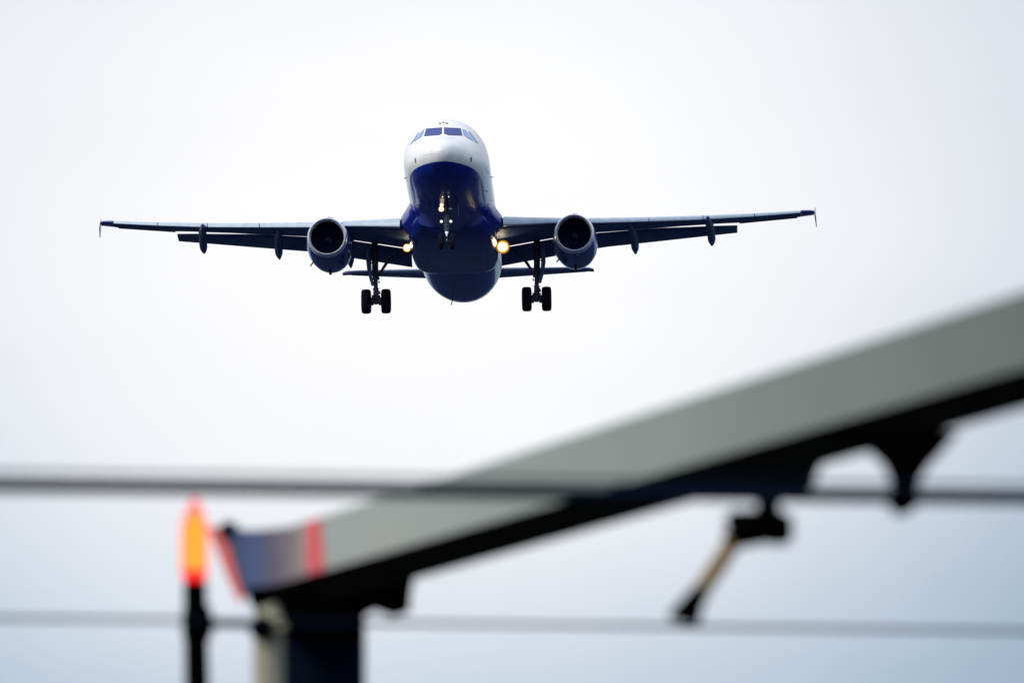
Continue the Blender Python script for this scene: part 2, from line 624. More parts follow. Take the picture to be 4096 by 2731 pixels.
# ---- belly fairing
fy = [9.8, 10.4, 11.2, 12.2, 13.5, 15.5, 16.8, 17.6, 18.3, 19.0, 20.0, 21.0]
fw = [1.55, 1.75, 1.95, 2.06, 2.08, 2.08, 2.05, 2.02, 1.96, 1.82, 1.6, 1.35]
fb = [-1.98, -2.12, -2.27, -2.36, -2.42, -2.43, -2.43, -2.42, -2.34, -2.17, -1.92, -1.7]
ft = [-1.0, -.9, -.82, -.72, -.7, -.7, -.7, -.7, -.75, -.85, -1.0, -1.2]
fr = MB()
rings = []
for y in np.linspace(9.8, 21.0, 60):
    w, zb, zt = spline(y, fy, fw), spline(y, fy, fb), spline(y, fy, ft)
    zc = lerp(y, [9.8, 12, 18, 21.0], [-1.15, -1.1, -1.15, -1.25])
    r = []
    for i in range(48):
        a = 2 * math.pi * (i + .5) / 48
        c, s = math.cos(a), math.sin(a)
        e = 0.46 if s < 0 else 0.9
        x = w * math.copysign(abs(c) ** e, c)
        z = zc + (abs(s) ** e) * ((zt - zc) if s > 0 else (zb - zc))
        r.append((x, float(y), z))
    rings.append(r)
fr.loft(rings)
fairing = fr.build("belly_fairing", M['navy'], plane, smooth=50)

# ---- wings
WX = [1.6, 2.3, 4.8, 6.9, 9.2, 11.7, 14.1, 16.3, 17.02]
LT = [-1.06, -1.02, -.86, -.65, -.38, -.05, .29, .64, .74]          # top of the slat nose
LB = [-1.62, -1.54, -1.17, -.95, -.645, -.305, .09, .49, .62]       # bottom of the slat nose
TX = [1.6, 2.45, 4.7, 6.3, 10.71, 12.16, 13.28]                      # trailing edge over the flaps
TY = [18.0, 18.0, 18.0, 18.05, 18.98, 19.31, 19.56]
TZ = [-1.22, -1.10, -.72, -.52, -.04, .12, .21]


def yLE(x):
    return 11.45 + (x - 1.975) * .52


def te(x):
    if x <= 13.34:
        return lerp(x, TX, TY), lerp(x, TX, TZ)
    return 20.03 + (x - 13.4) * .225, lerp(x, [13.34, 16.36, 17.03], [.31, .71, .83])


def wing_ring(x, nose=0.07):
    yl = yLE(x)
    yt, zt = te(x)
    c = (20.85 if x > 16.9 else lerp(x, [1.6, 6.3, 17.05], [18.45, 18.45, 20.85])) - yl
    y0 = yl + nose * c
    top, bot = lerp(x, WX, LT), lerp(x, WX, LB)
    zn = (top + bot) / 2
    th = (top - bot)
    L = yt - y0
    up = [(0, .30), (.04, .62), (.12, .85), (.25, 1.0), (.4, .95), (.6, .75), (.8, .4), (1, .02)]
    lo = [(1, -.02), (.85, -.28), (.65, -.62), (.45, -.85), (.25, -.78), (.1, -.60), (.03, -.45), (0, -.1)]
    r = []
    for s, o in up + lo:
        base = zn + (zt - zn) * s
        r.append((x, y0 + L * s, base + o * th * 0.78))
    return r


def mirror(r, s):
    return [(s * p[0], p[1], p[2]) for p in r]


def slat_ring(x):
    yl = yLE(x)
    top, bot = lerp(x, WX, LT), lerp(x, WX, LB)
    zc, h = (top + bot) / 2, (top - bot) / 2
    r = []
    for fy_, fz_ in ((2.3, 1.0), (1.55, .97), (1.0, .86), (.62, .66), (.34, .38), (.14, .05), (.02, -.35), (-.04, -.68), (0, -.88), (.12, -.98), (.3, -1.0)):
        r.append((x, yl + h * fy_, zc + h * fz_))
    r.append((x, yl + h * 2.1, bot + h * .25))
    r.append((x, yl + h * 2.8, zc))
    r.append((x, yl + h * 4.2, top + h * .18))
    r.append((x, yl + h * 2.8, top + h * .12))
    return r


FX = [1.9, 2.1, 4.8, 6.8, 8.24, 12.25, 13.36]
FTY = [19.0, 19.0, 19.0, 19.11, 19.43, 20.33, 20.58]
FTZ = [-1.88, -1.84, -1.37, -.99, -.79, -.20, -.04]


def flap_ring(x):
    yt, zt = te(min(x, 13.28))
    dz = lerp(x, [2, 6, 9.5, 11, 13.3], [-.045, -.04, -.02, -.09, -.15])
    dy = lerp(x, [2, 9.5, 13.3], [.02, -.05, -.02])
    a = Vector((x, yt + dy, zt + dz))
    b = Vector((x, lerp(x, FX, FTY), lerp(x, FX, FTZ)))
    d = b - a
    nrm = Vector((0, -d.z, d.y)).normalized()
    L = d.length
    r = []
    for s, o in ((0, 0), (.05, .05), (.2, .09), (.45, .09), (.75, .05), (1, .006), (1, -.006), (.7, -.02), (.4, -.045), (.15, -.06), (.03, -.03)):
        r.append(tuple(a + d * s + nrm * (o * L)))
    return r


for sx in (-1, 1):
    w = MB()
    xs = [1.6, 2.3, 3.5, 4.8, 6.3, 6.9, 8, 9.2, 10.7, 11.7, 12.2, 13.28, 13.34]
    w.loft([mirror(wing_ring(x), sx) for x in xs])
    xs2 = [13.341, 13.4, 14.1, 15.2, 16.36]
    w.loft([mirror(wing_ring(x), sx) for x in xs2])
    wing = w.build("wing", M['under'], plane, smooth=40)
    # tip cap
    tp = MB()
    tp.loft([mirror(wing_ring(x, n_), sx) for x, n_ in ((16.365, .0), (16.6, .0), (16.85, .04), (17.0, .12))])
    tp.build("wing_tip", M['navy'], wing, smooth=40)
    fc = MB()
    prof = [(19.35, .66), (19.9, .86), (20.6, 1.14), (20.95, 1.16), (21.0, .85), (20.75, .22), (20.45, .17), (19.8, .45)]
    fc.loft([[(sx * (17.02 + (.05 if z < .5 else 0) + .045 * (y - 20)), y, z) for y, z in prof], [(sx * (17.05 + (.05 if z < .5 else 0) + .045 * (y - 20)), y, z) for y, z in prof]])
    fc.build("wing_fence", M['navy'], wing, smooth=0)
    for x0, x1 in ((2.42, 5.15), (6.35, 9.16), (9.20, 11.70), (11.74, 14.14), (14.18, 16.34)):
        s_ = MB()
        s_.loft([mirror(slat_ring(x), sx) for x in np.linspace(x0, x1, 7)])
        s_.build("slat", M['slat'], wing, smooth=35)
    for x0, x1 in ((2.12, 6.28), (6.34, 13.34)):
        f_ = MB()
        f_.loft([mirror(flap_ring(x), sx) for x in np.linspace(x0, x1, 9)])
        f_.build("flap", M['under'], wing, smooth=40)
    al = MB()
    al.loft([[(sx * x, te(x)[0] - .5, te(x)[1] - .10), (sx * x, te(x)[0] - .02, te(x)[1] - .03), (sx * x, te(x)[0] + .02, te(x)[1] - .045), (sx * x, te(x)[0] - .5, te(x)[1] - .16)]
             for x in (13.45, 16.2)])
    al.build("aileron", M['under'], wing, smooth=0)
    for xf, ye, ze in ((12.12, 20.75, -.64), (8.48, 19.94, -1.17), (5.06, 19.45, -1.75)):
        yt, zt = te(xf)
        pts, rr = [], []
        p0 = Vector((xf - .2, yt - 3.1, lerp(xf, WX, LB) + .02))
        p1 = Vector((xf, yt - .5, zt - .42))
        p2 = Vector((xf, ye, ze))
        k = MB()
        rings = []
        for t in np.linspace(0, 1, 22):
            p = p0 * (1 - t) ** 2 + p1 * 2 * t * (1 - t) + p2 * t * t
            rad = .19 * min(1, (t / .25 + .02) ** .6) * min(1, ((1 - t) / .22 + .005) ** .75)
            rings.append([(sx * (p.x + rad * math.cos(a)), p.y, p.z + rad * 1.25 * math.sin(a)) for a in (2 * math.pi * i / 16 for i in range(16))])
        k.loft(rings)
        k.build("flap_track_fairing", M['under'], wing, smooth=60)

# wing root gloves, navy
    gl = MB()
    secs = [(9.7, [(1.80, -.95), (1.80, -1.0), (1.79, -1.1), (1.75, -1.3), (1.4, -1.4), (1.4, -.95)]),
            (10.3, [(1.86, -.72), (1.93, -.85), (1.96, -1.1), (1.90, -1.45), (1.45, -1.75), (1.4, -.72)]),
            (10.9, [(1.86, -.50), (2.02, -.76), (2.12, -1.08), (2.08, -1.50), (1.5, -1.95), (1.4, -.48)]),
            (11.4, [(1.84, -.38), (2.10, -.76), (2.29, -1.06), (2.28, -1.48), (1.55, -2.05), (1.4, -.38)]),
            (11.9, [(1.84, -.36), (2.12, -.76), (2.37, -1.04), (2.38, -1.42), (1.6, -2.1), (1.4, -.36)]),
            (13.2, [(1.84, -.40), (2.10, -.80), (2.37, -1.02), (2.38, -1.30), (1.6, -2.1), (1.4, -.40)])]
    gl.loft([[(sx * x, y, z) for x, z in pr] for y, pr in secs])
    gl.build("wing_root_fillet", M['navy'], wing, smooth=75)

# ---- engines
for sx in (-1, 1):
    cx, cz = sx * 5.75, -2.25
    ax = Vector((0, 1, .03)).normalized()
    c = (cx, 10.2, cz)
    nc = MB()
    nc.lathe(c, ax, [(.42, .86), (.42, .942), (.8, .985), (1.3, 1.015), (2.0, 1.04), (2.8, 1.045), (3.6, 1.01), (4.3, .93), (5.0, .78), (5.2, .75), (5.2, .70), (4.5, .72), (4.0, .3), (3.9, .02)], 56)
    nc.f = [f for f in nc.f if len(f) == 4]
    nc.mi = [0] * len(nc.f)
    eng = nc.build("engine", M['navy'], plane, smooth=40)
    lp = MB()
    lp.lathe(c, ax, [(.418, .941), (.28, .928), (.16, .908), (.07, .886), (.015, .86), (.0, .845), (.015, .828), (.06, .805), (.13, .786), (.24, .772), (.36, .765)], 64)
    # open ring: drop the end caps
    lp.f = [f for f in lp.f if len(f) == 4]
    lp.mi = [0] * len(lp.f)
    lp.build("inlet_lip", M['lip'], eng, smooth=60)
    du = MB()
    du.lathe(c, ax, [(.36, .764), (.7, .79), (1.15, .81)], 48)
    du.f = [f for f in du.f if len(f) == 4]
    du.mi = [0] * len(du.f)
    du.build("inlet_duct", M['duct'], eng, smooth=60)
    fn = MB()
    cc = Vector(c) + ax * 1.12
    for k in range(22):
        a0 = 2 * math.pi * k / 22
        ring = []
        for r_, tw, ch in ((.2, .35, .12), (.5, .8, .13), (.80, 1.1, .14)):
            d = Vector((math.cos(a0), 0, math.sin(a0)))
            t_ = Vector((-math.sin(a0), 0, math.cos(a0)))
            q = t_ * math.sin(tw) * ch + Vector((0, 1, 0)) * math.cos(tw) * ch
            th = Vector((0, 1, 0)) * .008
            p = cc + d * r_
            ring.append([p - q - th, p + q - th, p + q + th, p - q + th])
        fn.loft(ring)
    fn.lathe(cc, ax, [(.14, .805), (.15, .805), (.15, .02)], 32)
    fn.build("fan", M['fan'], eng, smooth=30)
    sp = MB()
    sp.lathe(cc, ax, [(-.42, .002), (-.36, .06), (-.22, .14), (-.05, .20), (.1, .22)], 32)
    spin = sp.build("spinner", M['fan'], eng, smooth=60)
    swl = MB()
    pts = []
    for i in range(28):
        t = i / 27
        a = 4.6 - t * 5.8
        rr = .035 + .125 * t
        yy = lerp(rr, [.0, .06, .14, .20], [-.42, -.36, -.22, -.05])
        pts.append(cc + ax * (yy - .008) + Vector((math.cos(a) * rr, 0, math.sin(a) * rr)))
    swl.tube(pts, .012, 6)
    swl.build("spinner_swirl", mat("swirl_paint", (.03, .05, .12), .6), spin)
    py = MB()
    rings = []
    for t in np.linspace(0, 1, 8):
        y = 11.3 + t * 4.2
        hw = .16 * min(1, t * 5 + .15)
        zl = -1.35 - .15 * t
        zu = lerp(t, [0, .35, 1], [-1.15, -.78, -.80])
        rings.append([(cx - hw, y, zl), (cx + hw, y, zl), (cx + hw, y, zu), (cx, y, zu + .06), (cx - hw, y, zu)])
    py.loft(rings)
    py.build("pylon", M['navy'], eng, smooth=30)
    st = MB()
    for s2 in (sx,):
        # vortex strake on the inboard shoulder and small drain masts underneath
        st.loft([[(cx - s2 * .68, 11.6, cz + .68), (cx - s2 * .70, 12.5, cz + .68), (cx - s2 * .70, 12.5, cz + .70), (cx - s2 * .68, 11.6, cz + .70)],
                 [(cx - s2 * .86, 12.1, cz + .92), (cx - s2 * .88, 12.5, cz + .92), (cx - s2 * .88, 12.5, cz + .94), (cx - s2 * .86, 12.1, cz + .94)]])
    st.build("strake", M['navy'], eng, smooth=0)
    dm = MB()
    dm.loft([[(cx - .07, 13.1, cz - .84), (cx + .07, 13.1, cz - .84), (cx + .07, 13.5, cz - .84), (cx - .07, 13.5, cz - .84)],
             [(cx - .06, 13.3, cz - 1.10), (cx + .06, 13.3, cz - 1.10), (cx + .06, 13.55, cz - 1.10), (cx - .06, 13.55, cz - 1.10)]])
    dm.build("drain_mast", M['black'], eng, smooth=0)
    dm = MB()
    q0 = Vector((cx - .72, 12.2, cz - .74))
    dm.tube([q0, q0 + Vector((-.16, .12, -.2))], [.035, .03], 8)
    dm.build("drain_mast", M['black'], eng, smooth=0)

# ---- tail
for sx in (-1, 1):
    hs = MB()
    rings = []
    for x in (.3, 1.2, 2.5, 4, 5.4, 6.0, 6.22):
        yl, yt = 31.6 + .55 * x, 35.35 + .20 * x
        if x > 5.9:
            yl += (x - 5.9) * 1.3
        z = .80 + .125 * x
        ch = yt - yl
        t_ = .085 * ch
        rings.append([(sx * x, yl, z), (sx * x, yl + .06 * ch, z + .4 * t_), (sx * x, yl + .3 * ch, z + .6 * t_ + .03 * ch), (sx * x, yl + .7 * ch, z + .45 * t_ + .07 * ch), (sx * x, yt, z + .02 + .10 * ch),
                      (sx * x, yt, z + .10 * ch), (sx * x, yl + .7 * ch, z - .4 * t_ + .07 * ch), (sx * x, yl + .3 * ch, z - .6 * t_ + .03 * ch), (sx * x, yl + .06 * ch, z - .45 * t_)])
    hs.loft(rings)
    tp_ = hs.build("tailplane", M['under'], plane, smooth=40)
    ev = MB()
    rings = []
    for x in (.9, 5.8):
        yt = 35.35 + .20 * x
        z = .80 + .125 * x + .10 * (yt - 31.6 - .55 * x)
        e = .75 - .06 * x
        rings.append([(sx * x, yt + .01, z + .03), (sx * x, yt + e, z + .11), (sx * x, yt + e, z + .09), (sx * x, yt + .01, z - .02)])
    ev.loft(rings)
    ev.build("elevator", M['slat'], tp_, smooth=0)
fn = MB()
rings = []
for z, yl, yt in ((1.6, 29.6, 36.2), (2.2, 30.6, 36.3), (4, 32.2, 36.8), (6, 33.95, 37.35), (7.6, 35.4, 37.75), (7.85, 35.9, 37.8)):
    ch = yt - yl
    t_ = .05 * ch
    rings.append([(0, yl, z), (t_ * .6, yl + .08 * ch, z), (t_, yl + .35 * ch, z), (t_ * .6, yl + .7 * ch, z), (.01, yt, z),
                  (-.01, yt, z), (-t_ * .6, yl + .7 * ch, z), (-t_, yl + .35 * ch, z), (-t_ * .6, yl + .08 * ch, z)])
fn.loft(rings)
fn.build("tail_fin", M['navy'], plane, smooth=40)


# ---- wheels and gear
def tyre(mb, c, rad, width):
    r, w = rad, width / 2
    prof = [(-w * .55, r * .42), (-w * .92, r * .55), (-w, r * .72), (-w * .96, r * .86), (-w * .78, r * .96), (-w * .4, r * .995),
            (0, r), (w * .4, r * .995), (w * .78, r * .96), (w * .96, r * .86), (w, r * .72), (w * .92, r * .55), (w * .55, r * .42)]
    mb.lathe(c, (1, 0, 0), prof, 40)


def wheel(parent, c, rad, width):
    t_ = MB()
    tyre(t_, c, rad, width)
    wh = t_.build("wheel", M['tyre'], parent, smooth=50)
    h = MB()
    h.lathe(c, (1, 0, 0), [(-width * .42, rad * .2), (-width * .45, rad * .36), (width * .45, rad * .36), (width * .42, rad * .2)], 24)
    h.build("rim", M['gear'], wh, smooth=30)
    return wh


def lamp(parent, c, rad, m, amber=None, name="landing_light", label=None):
    c = Vector(c)
    h = MB()
    h.lathe(c, (0, 1, 0), [(.0, rad * 1.1), (.05, rad * 1.12), (.12, rad * .8), (.16, rad * .3)], 24)
    o = h.build(name, M['dark'], parent, smooth=40)
    if label:
        o['label'] = label
    l_ = MB()
    l_.lathe(c, (0, 1, 0), [(-.035, rad * .02), (-.03, rad * .4), (-.02, rad * .75), (-.004, rad)], 24)
    l_.build("lamp_lens", m, o, smooth=60)
    if amber:  # glowing rings stand in for lens glare around the lamp
        rs = [rad + (rad * amber - rad) * t for t in (0, .33, .66, 1.0)]
        for k in range(3):
            a_ = MB()
            a_.lathe(c, (0, 1, 0), [(-.004 + .01 * k, rs[k] * .99), (.006 + .01 * k, rs[k + 1])], 28)
            a_.f = [f for f in a_.f if len(f) == 4]
            a_.mi = [0] * len(a_.f)
            a_.build("glare_ring", M['amber'][k], o, smooth=60)
    return o


for sx in (-1, 1):
    gr = empty("main_gear")
    gr.parent = plane
    ax_ = sx * 3.80
    s_ = MB()
    s_.tube([(sx * 3.84, 17.45, -.95), (sx * 3.83, 17.6, -2.3), (sx * 3.82, 17.66, -2.62)], [.155, .15, .14], 16)
    s_.tube([(sx * 3.82, 17.65, -2.60), (sx * 3.815, 17.67, -2.72)], .185, 16)
    s_.tube([(sx * 3.83, 17.45, -2.2), (sx * 3.83, 17.35, -2.45), (sx * 3.98, 17.3, -2.5)], [.05, .06, .04], 8)
    s_.tube([(sx * 3.815, 17.67, -3.12), (sx * 3.81, 17.68, -3.18)], .15, 14)
    s_.tube([(sx * 3.81, 17.68, -3.15), (sx * 3.80, 17.7, -3.62)], [.125, .14], 14)
    s_.tube([(ax_ - .42, 17.7, -3.75), (ax_ + .42, 17.7, -3.75)], .10, 14)
    s_.tube([(ax_, 17.7, -3.6), (ax_, 17.7, -3.88)], [.17, .11], 12)
    for k in (-1, 1):
        s_.tube([(ax_ + k * .12, 17.7, -3.75), (ax_ + k * .25, 17.7, -3.75)], .19, 14)
        s_.box((ax_ + k * .16, 17.56, -3.55), (.04, 0, 0), (0, .06, 0), (0, 0, .06))
    # torque link
    s_.tube([(ax_, 17.85, -2.75), (ax_, 18.25, -3.15), (ax_, 17.85, -3.55)], [.05, .06, .05], 8)
    s_.box((ax_ + sx * -.15, 17.55, -2.85), (.03, 0, 0), (0, .05, 0), (0, 0, .05))
    s_.tube([(ax_ + .12, 17.55, -3.3), (ax_ + .17, 17.5, -3.42)], .06, 8)
    s_.build("strut", M['gear'], gr, smooth=40)
    p_ = MB()
    p_.tube([(sx * 3.815, 17.66, -2.70), (sx * 3.81, 17.68, -3.16)], .105, 14)
    p_.build("piston", M['gear'], gr, smooth=40)
    b_ = MB()
    b_.tube([(sx * 3.66, 17.6, -2.5), (sx * 3.30, 17.55, -1.95), (sx * 2.7, 17.5, -1.35)], [.06, .075, .075], 10)
    b_.tube([(sx * 3.70, 17.6, -2.42), (sx * 3.62, 17.6, -2.55)], .09, 10)
    b_.build("side_brace", M['gear'], gr, smooth=40)
    d_ = MB()
    pr = [(17.0, -1.15), (18.0, -1.15), (18.02, -1.9), (17.85, -2.55), (17.65, -3.0), (17.55, -3.0), (17.3, -2.3), (17.05, -1.9)]
    xo = [sx * v for v in (4.20, 4.20, 4.24, 4.14, 4.02, 4.02, 4.2, 4.24)]
    d_.loft([[(x, y, z) for x, (y, z) in zip(xo, pr)], [(x - sx * .15, y, z) for x, (y, z) in zip(xo, pr)]])
    d_.tube([(sx * 4.18, 17.6, -1.9), (sx * 3.85, 17.6, -1.9)], .03, 8)
    d_.tube([(sx * 4.12, 17.6, -2.4), (sx * 3.85, 17.6, -2.4)], .03, 8)
    d_.build("gear_door", M['under'], gr, smooth=0)
    for k in (-1, 1):
        wheel(gr, (ax_ + k * .468, 17.7, -3.75), .585, .455)

ng = empty("nose_gear")
ng.parent = plane
s_ = MB()
s_.tube([(0, 4.85, -1.9), (0, 4.95, -2.55)], [.085, .09], 14)
s_.tube([(0, 4.95, -2.5), (0, 4.97, -2.75)], .13, 14)
s_.tube([(0, 4.96, -2.72), (0, 5.0, -2.98)], [.10, .12], 14)
s_.tube([(0, 5.0, -2.96), (0, 5.0, -3.04)], .135, 16)
s_.tube([(0, 5.0, -3.02), (0, 5.03, -3.28)], .10, 14)
x_ = MB()
x_.tube([(-.25, 5.07, -3.74), (.25, 5.07, -3.74)], .06, 12)
x_.tube([(0, 5.04, -3.5), (0, 5.07, -3.82)], [.09, .08], 12)
x_.build("axle", M['gear'], ng, smooth=40)
s_.tube([(0, 4.9, -2.5), (0, 3.9, -1.95)], .05, 10)
s_.tube([(-.26, 4.88, -2.86), (.26, 4.88, -2.86)], .035, 8)
s_.tube([(-.24, 4.86, -2.24), (.24, 4.86, -2.24)], .03, 8)
s_.build("strut", M['gear'], ng, smooth=40)
p_ = MB()
p_.tube([(0, 5.03, -3.26), (0, 5.04, -3.5), (0, 5.02, -3.52), (0, 5.0, -3.72)], [.082, .082, .06, .025], 16)
p_.build("piston", M['chrome'], ng, smooth=40)
for k in (-1, 1):
    wheel(ng, (k * .265, 5.07, -3.74), .385, .22)
    d_ = MB()
    d_.loft([[(k * x, y, z) for y, z in ((4.2, -2.0), (5.9, -2.0), (5.8, -2.5), (4.5, -2.5))] for x in (.50, .54)])
    d_.build("gear_door", M['navy'], ng, smooth=0)
lamp(ng, (-.21, 4.78, -2.06 - .025), .075, M['white'], 1.35, "taxi_light")
lamp(ng, (-.23, 4.78, -2.25 - .025), .105, M['white'], 1.35, "takeoff_light", "lit lamp")
lamp(ng, (.21, 4.78, -2.24 - .025), .09, M['clear'], None, "takeoff_light", "unlit clear lamp")
lamp(ng, (-.23, 4.80, -2.86), .062, M['white'], None, "turnoff_light")
lamp(ng, (.20, 4.80, -2.86), .062, M['white'], None, "turnoff_light")
for px in (1770.6, 1795.0):
    p = on_hull(px, 787.3, 0.0)
    l_ = MB()
    l_.lathe(p + Vector((0, -.02, -.01)), (0, .97, .2), [(-.03, .004), (-.02, .02), (0, .024), (.03, .02)], 14)
    l_.build("belly_white_dot", M['white'], hull, smooth=60)  # small white emissive dots ahead of the nose gear

lamp(plane, (-2.19, 14.3, -1.94), .125, M['lamp'], 1.7, "landing_light")
lamp(plane, (2.31, 14.3, -1.96), .185, M['lamp'], 1.8, "landing_light", "brighter landing light with an amber glare ring")

# ==================================================================
# the things on the near side, far out of focus
# ==================================================================
FG = dict(
    pale=mat("pale_weathered_paint", (0.295, 0.335, 0.30), 0.45, var=0.05, scale=0.7),
    dark=mat("black_steel", (0.0013, 0.0015, 0.0016), 0.8, spec=0.02, var=0.2),
    navy=mat("dark_blue_steel", (0.003, 0.006, 0.014), 0.6, spec=0.05, var=0.2),
    blue=mat("blue_end_paint", (0.016, 0.035, 0.105), 0.45, var=0.15, scale=8),
    violet=mat("faded_violet_paint", (0.085, 0.062, 0.092), 0.5, var=0.1, scale=8),
    redreflection=mat("red_reflection_paint", (0.62, 0.07, 0.08), 0.5, var=0.1, scale=9),  # colour of the red lamp's reflection on the beam
    orange=mat("red_orange_reflection_paint", (0.62, 0.09, 0.06), 0.5, var=0.1),
    beige=mat("beige_conduit", (0.27, 0.25, 0.17), 0.6, var=0.1),
    brass=mat("brass_rod", (0.20, 0.115, 0.02), 0.7, spec=0.1, var=0.1),
    wire=mat("dark_wire", (0.004, 0.008, 0.018), 0.8, spec=0.0, var=0.1),
)


def dep(px):
    """distance of the gantry at that column of the photograph: its right end comes towards the lens"""
    return 1.0 / (1 / 30.0 + (px - 1150) / (4096 - 1150) * (1 / 22.5 - 1 / 30.0))


def A(px, py, dd=0.0):
    return at(px, py, dep(px) + dd)


base = at(1290, 2700, 30.0)
gan = empty("gantry", (base.x, base.y, 0))
tag(gan, "blurred sloping pale beam with black underside on a dark blue post", "gantry")
GI = Matrix.Translation(gan.location).inverted()


def ext(p, q, px):
    t = (px - p[0]) / (q[0] - p[0])
    return (px, p[1] + (q[1] - p[1]) * t)


TOP = ((1150, 2108), (4096, 1166))
MID = ((1010, 2362), (4096, 1472))
BOT = ((1010, 2496), (4096, 1634))


def slab(px_list, up, dn, depth, mb, d0=0.0, lean=0.0):
    rings = []
    for x in px_list:
        u, l = ext(*up, x), ext(*dn, x)
        tw = lean * max(0.0, (x - 1500) / 2600)
        rings.append([A(*u, d0 - tw), A(*u, d0 + depth), A(*l, d0 + depth), A(*l, d0)])
    mb.loft(rings)


xs = [float(v) for v in np.linspace(1150, 5000, 50)]
b_ = MB()
slab(xs, TOP, MID, .16, b_, lean=.30)  # lean added so the right end of the face catches less sky
b_.build("beam", FG['pale'], gan, smooth=30, inv=GI)
b_ = MB()
slab([1020] + xs, MID, BOT, .20, b_, -.02)
b_.build("lower_rail", FG['dark'], gan, smooth=0, inv=GI)
e_ = MB()
e_.loft([[A(872, 2108, d), A(1010, 2120, d), A(1150, 2107, d), A(1235, 2080, d), A(1235, 2300, d), A(1150, 2330, d), A(1020, 2390, d), A(966, 2385, d)] for d in (-0.006, .15)])
end_m = mat("faded_end_paint", (0.2, 0.2, 0.2), 0.5)
ent = end_m.node_tree
etc = ent.nodes.new('ShaderNodeTexCoord')
esp = ent.nodes.new('ShaderNodeSeparateXYZ')
ent.links.new(etc.outputs['Object'], esp.inputs[0])
ens = ent.nodes.new('ShaderNodeTexNoise')
ens.inputs['Scale'].default_value = 9.0
ent.links.new(etc.outputs['Object'], ens.inputs['Vector'])
ead = ent.nodes.new('ShaderNodeMath')
ead.operation = 'MULTIPLY_ADD'
ead.inputs[1].default_value = 0.12
ent.links.new(ens.outputs[0], ead.inputs[0])
ent.links.new(esp.outputs[0], ead.inputs[2])
emr = ent.nodes.new('ShaderNodeMapRange')
emr.inputs[1].default_value = -0.37 + .06
emr.inputs[2].default_value = -0.045 + .06
ent.links.new(ead.outputs[0], emr.inputs[0])
ecr = ent.nodes.new('ShaderNodeValToRGB')
ecr.color_ramp.elements[0].position = 0.0
ecr.color_ramp.elements[0].color = (0.010, 0.020, 0.07, 1)
ecr.color_ramp.elements[1].position = 1.0
ecr.color_ramp.elements[1].color = (0.27, 0.25, 0.23, 1)
for pos, colr in ((0.38, (0.02, 0.05, 0.15)), (0.58, (0.075, 0.055, 0.095)), (0.78, (0.15, 0.115, 0.13))):
    q = ecr.color_ramp.elements.new(pos)
    q.color = (*colr, 1)
ent.links.new(emr.outputs[0], ecr.inputs[0])
ent.links.new(ecr.outputs[0], ent.nodes['Principled BSDF'].inputs['Base Color'])
e_.build("end_panel", end_m, gan, smooth=0, inv=GI)
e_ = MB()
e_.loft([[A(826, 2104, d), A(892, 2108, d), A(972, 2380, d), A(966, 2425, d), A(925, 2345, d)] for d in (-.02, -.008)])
e_.build("lamp_reflection_edge", FG['orange'], gan, smooth=0, inv=GI)  # red lamp's reflection along the beam end, built as a coloured strip
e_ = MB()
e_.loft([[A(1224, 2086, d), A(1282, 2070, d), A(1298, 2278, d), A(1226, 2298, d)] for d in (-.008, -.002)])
e_.build("lamp_reflection_band", FG['redreflection'], gan, smooth=0, inv=GI)  # red lamp's reflection in the beam face, painted as a band
e_ = MB()
e_.lathe(A(915, 2120, -.03), (0, 1, 0), [(0, .018), (.01, .036), (.06, .036), (.07, .014)], 20)
e_.build("knob", FG['navy'], gan, smooth=40, inv=GI)
# bracket under the beam end
e_ = MB()
pts = [(985, 2350), (1150, 2330), (1640, 2180), (1660, 2290), (1645, 2380), (1640, 2445), (1575, 2468), (1500, 2440), (1462, 2460), (1440, 2560), (1250, 2560), (1130, 2540), (1060, 2470), (1000, 2420)]
e_.loft([[at(x, y, 29.6 + d) for x, y in pts] for d in (0, .5)])
e_.build("bracket", FG['dark'], gan, smooth=0, inv=GI)
e_ = MB()
q0, q1 = at(1118, 2480, 30), at(1460, 2480, 30)
mid = (q0 + q1) / 2
hw = (q1 - q0).length / 2
top_z, = (mid.z,)
e_.lathe((mid.x, mid.y + .1, 0), (0, 0, 1), [(0, hw * 1.0), (top_z, hw)], 28)
e_.lathe((mid.x, mid.y + .1, 0), (0, 0, 1), [(0, hw * 1.7), (.03, hw * 1.7)], 28)
e_.build("post", FG['navy'], gan, smooth=40, inv=GI)
far_p = A(4900, 1400)
e_ = MB()
e_.lathe((far_p.x, far_p.y + .1, 0), (0, 0, 1), [(0, .15), (far_p.z, .15)], 24)
e_.build("post", FG['navy'], gan, smooth=40, inv=GI)

# beige conduit standing left of the gantry post
cb = at(1074, 2731, 29.4)
con = empty("conduit_pipe", (cb.x, cb.y, 0))
tag(con, "beige upright pipe with a dark knuckle standing against the dark blue post", "pipe")
CI = Matrix.Translation(con.location).inverted()
e_ = MB()
top = at(1074, 2545, 29.4)
e_.tube([(cb.x, cb.y, 0), top, at(1070, 2500, 29.4), at(1080, 2455, 29.4), at(1068, 2420, 29.4)], [.052, .052, .046, .040, .034], 16)
e_.tube([at(1060, 2440, 29.36), at(1100, 2470, 29.34), at(1130, 2520, 29.32)], .022, 12)
e_.build("pipe", FG['beige'], con, inv=CI)
e_ = MB()
e_.lathe(at(1045, 2508, 29.28), (0, 1, 0), [(0, .005), (.0, .036), (.05, .044), (.1, .036)], 20)
e_.build("knuckle", FG['dark'], con, inv=CI)

